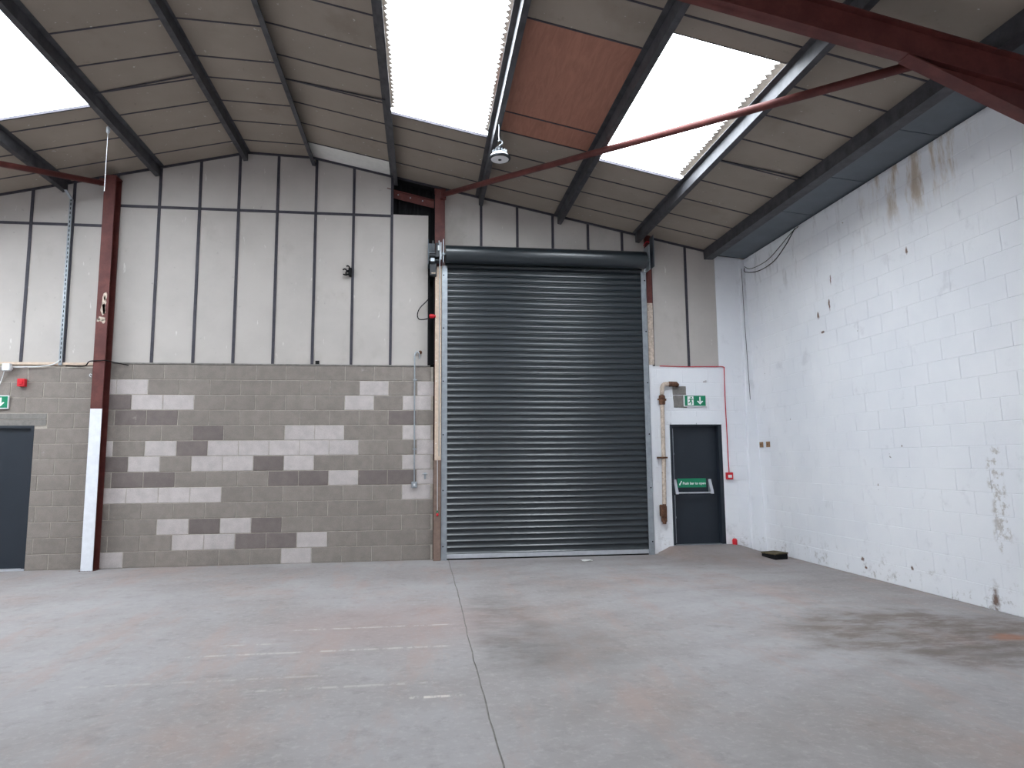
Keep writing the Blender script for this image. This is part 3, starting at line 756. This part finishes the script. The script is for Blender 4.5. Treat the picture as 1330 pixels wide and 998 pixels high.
# running-man exit signs
def exit_sign(x0, x1, z0, z1, yb, label):
    t = tag(obj('exit_sign', bevelled(x0-.012, x1+.012, yb-.03, yb, z0-.014, z1+.012, .003), M['white']), label, 'sign')
    yf = yb-.0305
    obj('green_face', bxm((x0, x1, yf-.001, yf+.002, z0, z1)), M['green'], t)
    w, h = x1-x0, z1-z0
    X = lambda u: x0+u*w
    Z = lambda v: z0+v*h
    bm = bmesh.new(); prism(bm, [(X(.13), Z(.06)), (X(.42), Z(.06)), (X(.42), Z(.94)), (X(.13), Z(.94))], yf-.0016, yf-.0008); obj('doorway_symbol', bm, M['signwhite'], t)
    bm = bmesh.new(); y0, y1 = yf-.0026, yf-.0014
    def pl(*pts): prism(bm, [(X(u), Z(v)) for u, v in pts], y0, y1)
    lathe(bm, [(h*.075, 0), (h*.075, .001)], (X(.31), y0, Z(.82)), 12, 'Y')
    pl((.26,.72),(.34,.70),(.32,.45),(.25,.45)); pl((.27,.72),(.29,.66),(.20,.56),(.17,.60)); pl((.33,.70),(.39,.55),(.42,.57),(.35,.73))
    pl((.25,.46),(.31,.46),(.24,.28),(.15,.24),(.15,.30),(.20,.33)); pl((.28,.48),(.33,.46),(.36,.30),(.33,.10),(.29,.10),(.31,.29))
    obj('running_figure', bm, M['green'], t)
    bm = bmesh.new()
    pl((.70,.88),(.76,.88),(.76,.42),(.70,.42)); pl((.73,.12),(.58,.46),(.64,.50),(.73,.30)); pl((.73,.12),(.73,.30),(.82,.50),(.88,.46)); pl((.70,.42),(.76,.42),(.73,.26))
    obj('arrow_symbol', bm, M['signwhite'], t)
    return t
exit_sign(4.355, 4.72, 2.415, 2.585, WY-.004, 'green running man exit sign above the fire door')
exit_sign(-6.40, -6.06, 2.36, 2.53, WY-.004, 'green exit sign above the left dark door')
# left door
d2 = struct(obj('door_2', bxm((-6.70, -5.735, WY+.05, WY+.095, .03, 2.06)), M['doorpaint']), 'plain dark door at the left edge')
bm = bxm((-6.75, -6.70, WY+.0, WY+.12, 0, 2.10), (-5.735, -5.69, WY+.0, WY+.12, 0, 2.10), (-6.70, -5.735, WY+.0, WY+.12, 2.06, 2.10)); obj('door_frame', bm, M['doorpaint'], d2)
obj('threshold', bxm((-6.75, -5.69, WY-.01, WY+.12, .0, .03)), M['alu'], d2)

# ------------------------------------------------------------------ fittings on the gable
def rounded_box(name, x0, x1, y0, y1, z0, z1, mat, parent=None, w=.006): return obj(name, bevelled(x0, x1, y0, y1, z0, z1, w, 2), mat, parent)
so = tag(rounded_box('alarm_sounder', -5.93, -5.83, WY-.075, WY-.003, 2.675, 2.79, M['red']), 'red square alarm sounder above the left door', 'alarm')
obj('lens', lathe(bmesh.new(), [(.03, -.012), (.035, 0)], (-5.88, WY-.075, 2.733), 16, 'Y'), M['red'], so)
lt = empty('wall_light', (-6.07, WY, 2.95)); tag(lt, 'small pale wall light beside the sill at far left', 'light')
obj('bracket', bxm((-.03, .03, -.05, 0, -.02, .02)), M['white'], lt); obj('head', bevelled(-.06, .05, -.12, -.05, -.05, .06, .01), M['white'], lt)
obj('flex', tb(curve_pts([(-.05, -.06, -.04), (-.09, -.03, -.15), (-.13, -.02, -.26)], 5), .006, 6), M['white'], lt)
# slotted galvanised strut
sk = empty('slotted_strut', (-5.375, WY-.012, 3.0)); tag(sk, 'galvanised slotted strut standing on the sill left of the column', 'strut')
bm = bmesh.new()
H = 2.58
box(bm, -.022, -.019, -.03, 0, 0, H); box(bm, .019, .022, -.03, 0, 0, H)
box(bm, -.022, -.008, -.033, -.03, 0, H); box(bm, .008, .022, -.033, -.03, 0, H)
k = 0
while k*.07 < H-.05:
    box(bm, -.008, .008, -.033, -.03, k*.07, k*.07+.03); k += 1
obj('channel', bm, M['galv'], sk); obj('back', bxm((-.019, .019, -.004, -.002, 0, H)), M['darkmetal'], sk)
bm = bmesh.new(); hexa(bm, [(-.02,-.033,H),(.02,-.033,H),(.02,-.0,H),(-.02,-.0,H),(-.07,-.12,H+.11),(-.03,-.12,H+.11),(-.03,-.09,H+.11),(-.07,-.09,H+.11)]); obj('head_cleat', bm, M['galv'], sk)
# cables over the sill
tag(obj('sill_cable', tb(curve_pts([(-5.38, WY-.05, 3.07), (-5.45, WY-.04, 3.02), (-5.6, WY-.03, 2.985), (-5.8, WY-.03, 2.97), (-6.05, WY-.03, 2.965)], 6), .008, 6), M['white']), 'pale cable drooping along the sill from the slotted strut', 'cable')
tag(obj('column_cable', tb(curve_pts([(-5.3, WY-.03, 2.99), (-5.05, WY-.035, 2.985), (-4.9, 10.66, 3.03), (-4.845, 10.632, 3.04), (-4.75, 10.628, 3.045), (-4.66, 10.632, 3.05), (-4.6, WY-.06, 3.045), (-4.42, WY-.025, 3.01)], 6), .008, 6), M['rubber']), 'dark cable wrapped around the left column at sill height', 'cable')
cl = empty('column_clip', (-4.84, 10.64, 2.8)); tag(cl, 'white cable clip on the left edge of the red column', 'clip')
obj('loop', tb(curve_pts([(0, -.01, 0), (-.02, -.02, .02), (-.01, -.02, .045), (.01, -.01, .03)], 5), .006, 6), M['white'], cl)
# ragged dark bracket clump on the boards
ck = empty('broken_bracket', (-1.19, WY-.0, 4.55)); tag(ck, 'ragged black broken bracket on the pale lining boards', 'bracket')
obj('stub', bevelled(.005, .055, -.09, .012, -.07, .06, .008), M['rubber'], ck)
for q in ([(.0, -.03, .0), (-.05, -.06, .04), (-.085, -.05, .03)], [(.01, -.03, -.03), (-.04, -.05, -.05), (-.08, -.04, -.04)], [(.03, -.02, .05), (.0, -.04, .10), (-.03, -.05, .09)], [(.0, -.05, .02), (-.03, -.08, -.01), (-.03, -.07, -.07)]):
    obj('torn_end', tb(curve_pts(q, 4), .012, 6), M['rubber'], ck)
tag(obj('hole_dark_block', bxm((-1.675, -1.615, WY-.004, WY+.012, 3.06, 3.115)), M['rubber']), 'small black square block drawn as the dark of a hole at the foot of a lining board', 'hole')  # solid black block, its colour stands in for the shade inside a hole
# conduit with switch
cd = empty('light_switch', (-.12, WY, 1.16)); tag(cd, 'metal conduit drop to a square switch left of the shutter', 'switch')
obj('conduit', tb(curve_pts([(.07, -.02, 2.0), (.06, -.03, 2.09), (.02, -.03, 2.11), (-.005, -.025, 2.06), (-.008, -.022, 1.9), (-.004, -.022, .9), (0, -.022, .05)], 6), .011, 8), M['galv'], cd)
bx_ = obj('box', bevelled(-.045, .045, -.045, -.002, -.045, .05, .006), M['galv'], cd); obj('rocker', bevelled(-.015, .015, -.052, -.044, -.015, .02, .003), M['white'], bx_)
for z in (.55, 1.65): obj('saddle', bxm((-.03, .03, -.036, 0, z, z+.02)), M['galv'], cd)
hk = empty('wall_hook', (.045, WY, 1.31)); tag(hk, 'small green grey hook on a pale block right of the switch', 'hook')
obj('plate', bevelled(-.012, .014, -.012, -.001, -.06, .04, .003), M['galv'], hk); obj('peg', tb([(-.04, -.02, .02), (.035, -.02, .02)], .009, 8), M['galv'], hk)
ph = empty('pipe_stub', (-.04, WY+.012, 3.27)); tag(ph, 'short rusty pipe stub poking through the right lining board', 'pipe stub')
obj('collar', lathe(bmesh.new(), [(.028, -.02), (.03, 0)], (0, 0, 0), 12, 'Y'), M['rust'], ph); obj('nozzle', tb([(0, -.02, 0), (0, -.05, -.015)], .016, 8), M['rust'], ph)
# iron pipe left of the fire door
pp = empty('iron_pipe', (3.95, WY, .5)); tag(pp, 'old cream and rust pipe bending into the wall beside the fire door', 'pipe')
obj('riser', tb([(-.02, -.06, .30), (-.005, -.06, 1.0), (0, -.06, 1.95)], .034, 12), M['pipe'], pp)
obj('lower_riser', tb([(-.028, -.06, -.02), (-.02, -.06, .30), (-.012, -.06, .82)], .031, 12), M['rust'], pp)
obj('elbow', tb(curve_pts([(0, -.06, 2.10), (.01, -.06, 2.22), (.05, -.06, 2.27), (.12, -.06, 2.275)], 6), .036, 12), M['pipe'], pp)
obj('union', tb([(.10, -.06, 2.275), (.13, -.06, 2.275), (.13, -.06, 2.275), (.27, -.06, 2.275)], [.036, .036, .044, .040], 8), M['rust'], pp)
obj('spigot', tb([(.25, -.06, 2.27), (.28, -.04, 2.265), (.285, .0, 2.26)], .034, 10), M['rust'], pp)
vl = obj('valve', lathe(bmesh.new(), [(.036, -.09), (.052, -.085), (.056, -.02), (.046, 0), (.056, .02), (.052, .06), (.036, .07)], (0, -.06, 2.02), 8), M['rust'], pp)
obj('lever', bxm((-.075, -.035, -.075, -.05, 2.0, 2.03)), M['rust'], vl); obj('lever', bxm((.035, .07, -.075, -.05, 1.995, 2.03)), M['rust'], vl)
for z in (1.04,): obj('bracket', bxm((-.10, .05, -.10, 0, z, z+.028)), M['rust'], pp)
obj('tee', lathe(bmesh.new(), [(.034, -.15), (.05, -.14), (.052, .10), (.036, .12)], (-.03, -.06, .16), 8), M['rust'], pp)
o = obj('cap', bevelled(-.095, -.04, -.125, -.02, .10, .29, .012), M['rust'], pp)
# cement patch where the pipe enters
bm = bxm((4.165, 4.395, WY-.0035, WY+.01, 2.60, 2.745), (4.17, 4.40, WY-.0035, WY+.01, 2.385, 2.592)); bmesh.ops.subdivide_edges(bm, edges=list(bm.edges), cuts=3)
for v in bm.verts: v.co.x += random.uniform(-.008, .008); v.co.z += random.uniform(-.008, .008)*.5
tag(obj('cement_patch', bm, M['cement']), 'bare grey cement patch behind the exit sign', 'patch')
# red fire alarm cable and call point
tag(obj('alarm_cable', tb(curve_pts([(3.95, WY-.008, 3.087), (4.4, WY-.008, 3.078), (4.9, WY-.008, 3.085), (5.07, WY-.012, 3.08), (5.083, WY-.012, 3.0), (5.078, WY-.012, 2.5), (5.082, WY-.012, 2.1), (5.086, WY-.012, 1.6), (5.09, WY-.012, 1.3)], 6), .0075, 8), M['redcable']), 'red alarm cable dropping past the fire door to the call point', 'cable')
cpn = tag(rounded_box('call_point', 5.03, 5.145, WY-.05, WY-.003, 1.185, 1.30, M['red']), 'red break glass call point beside the fire door', 'call point')
obj('glass_panel', bxm((5.055, 5.12, WY-.052, WY-.0495, 1.215, 1.26)), M['signwhite'], cpn)
fb = empty('red_object', (5.12, WY, .12)); tag(fb, 'small red object on the floor beside the fire door', 'unidentified')  # made-up shape for a small red thing that is not identified
obj('body', lathe(bmesh.new(), [(.035, 0), (.04, .01), (.04, .085), (.022, .11)], (0, -.05, -.01), 14), M['red'], fb); obj('neck', lathe(bmesh.new(), [(.016, .0), (.018, .03)], (0, -.05, .1), 10), M['white'], fb)
# brown plates on the long wall
for i, (yy, lab) in enumerate(((10.69, 'brown switch plate on the white wall, nearer the corner'), (10.47, 'brown switch plate on the white wall, further from the corner'))):
    xx = XR - 1.757*LEAN
    p = tag(rounded_box('switch_plate', xx-.014, xx-.002, yy-.055, yy+.055, 1.71, 1.80, M['brownplate'], None, .003), lab, 'switch', 'switch plates on the white wall')
    obj('toggle', bevelled(xx-.02, xx-.013, yy-.012, yy+.012, 1.745, 1.77, .002), M['rust'], p)
# loose wires at the wall head
w = [(9.147, 4.933), (9.3, 4.84), (9.45, 4.76), (9.81, 4.63), (10.31, 4.615), (10.75, 4.72), (WY-.09, 4.80)]
wx = lambda z: XR - z*LEAN - .012
bm = bmesh.new(); tube(bm, curve_pts([(wx(z), y, z) for y, z in w], 6), .006, 6)
tag(obj('loose_wire', bm, M['rubber']), 'lower slack black wire looping below the blue grey soffit', 'wire')
w = [(9.05, 4.93), (9.25, 4.90), (9.9, 4.72), (10.3, 4.70), (10.6, 4.735), (WY-.10, 4.82)]
bm = bmesh.new(); tube(bm, curve_pts([(wx(z), y, z) for y, z in w], 6), .005, 6)
tag(obj('loose_wire', bm, M['rubber']), 'upper slack black wire looping below the blue grey soffit', 'wire')
bm = bmesh.new(); tube(bm, curve_pts([(5.452, WY-.073, 4.79), (5.46, WY-.073, 4.0), (5.48, WY-.073, 3.2), (5.497, WY-.073, 2.52)], 6), .004, 6)
tag(obj('drop_wire', bm, M['rubber']), 'thin black wire hanging down the white corner pilaster', 'wire')

# ------------------------------------------------------------------ hanging lamp, pendant cord
hl = empty('high_bay_lamp', (.945, 8.10, 5.31)); tag(hl, 'round white high bay lamp hanging below the plywood', 'lamp')
obj('housing', lathe(bmesh.new(), [(.05, .07), (.085, .062), (.118, .03), (.127, .008), (.127, -.010), (.118, -.016)], (0, 0, 0), 32), M['white'], hl, True)
obj('rim', lathe(bmesh.new(), [(.131, .012), (.134, .004), (.134, -.012), (.126, -.018)], (0, 0, 0), 32), M['darkmetal'], hl, True)
df = obj('diffuser', lathe(bmesh.new(), [(.112, -.0165), (.110, -.0215)], (0, 0, 0), 32), M['white'], hl); obj('sensor', lathe(bmesh.new(), [(.022, -.0216), (.020, -.028)], (0, 0, 0), 16), M['darkmetal'], df)
for k in range(14):
    a = 2*math.pi*k/14; bm = bxm((.035, .095, -.003, .003, .05, .095)); bmesh.ops.rotate(bm, verts=bm.verts, cent=(0, 0, 0), matrix=Matrix.Rotation(a, 3, 'Z')); obj('fin', bm, M['galv'], hl)
obj('driver', lathe(bmesh.new(), [(.045, .085), (.05, .09), (.05, .135), (.03, .15)], (0, 0, 0), 18), M['darkmetal'], hl)
obj('hook', tb(curve_pts([(0, 0, .145), (.0, 0, .17), (.03, 0, .19), (.03, 0, .22), (0, 0, .235), (-.02, 0, .22)], 5), .008, 8), M['galv'], hl)
obj('chain', tb(curve_pts([(0, 0, .23), (-.012, 0, .30), (-.006, 0, .40), (-.02, 0, .485)], 5), .006, 6), M['white'], hl)
obj('flex', tb(curve_pts([(.01, .02, .14), (.03, .03, .2), (.015, .01, .3), (-.02, 0, .485)], 5), .004, 6), M['rubber'], hl)
pdn = empty('pendant_holder', (-4.27, 9.42, 5.18)); tag(pdn, 'thin cord with a small bright end hanging by the left column', 'cord')
obj('cord', tb([(0, 0, 0), (0, 0, .86)], .004, 6), M['white'], pdn); obj('clamp', lathe(bmesh.new(), [(.012, .82), (.024, .84), (.024, .90), (.012, .92)], (0, 0, 0), 10), M['alu'], pdn)

# ------------------------------------------------------------------ things on the floor
fbx = empty('floor_box', (5.26, 9.78, 0), (0, 0, math.radians(22))); tag(fbx, 'low black box with mossy lid on the floor by the white wall', 'box')
obj('body', bevelled(0, .28, 0, .26, 0, .085, .008), M['rubber'], fbx); obj('lid', bevelled(-.006, .286, -.006, .266, .085, .105, .006), M['mossy'], fbx)
bm = bmesh.new(); g = []
for j in range(5):
    g.append([bm.verts.new((i*.04-.08 + random.uniform(-.008, .008), j*.03-.06, .006 + random.uniform(0, .018))) for i in range(5)])
for j in range(4):
    for i in range(4): bm.faces.new([g[j][i], g[j][i+1], g[j+1][i+1], g[j+1][i]])
bmesh.ops.solidify(bm, geom=list(bm.faces), thickness=.002)
tag(obj('paper_scrap', bm, M['paper'], loc=(2.48, 10.28, 0)), 'crumpled white paper scrap on the floor before the shutter', 'paper')
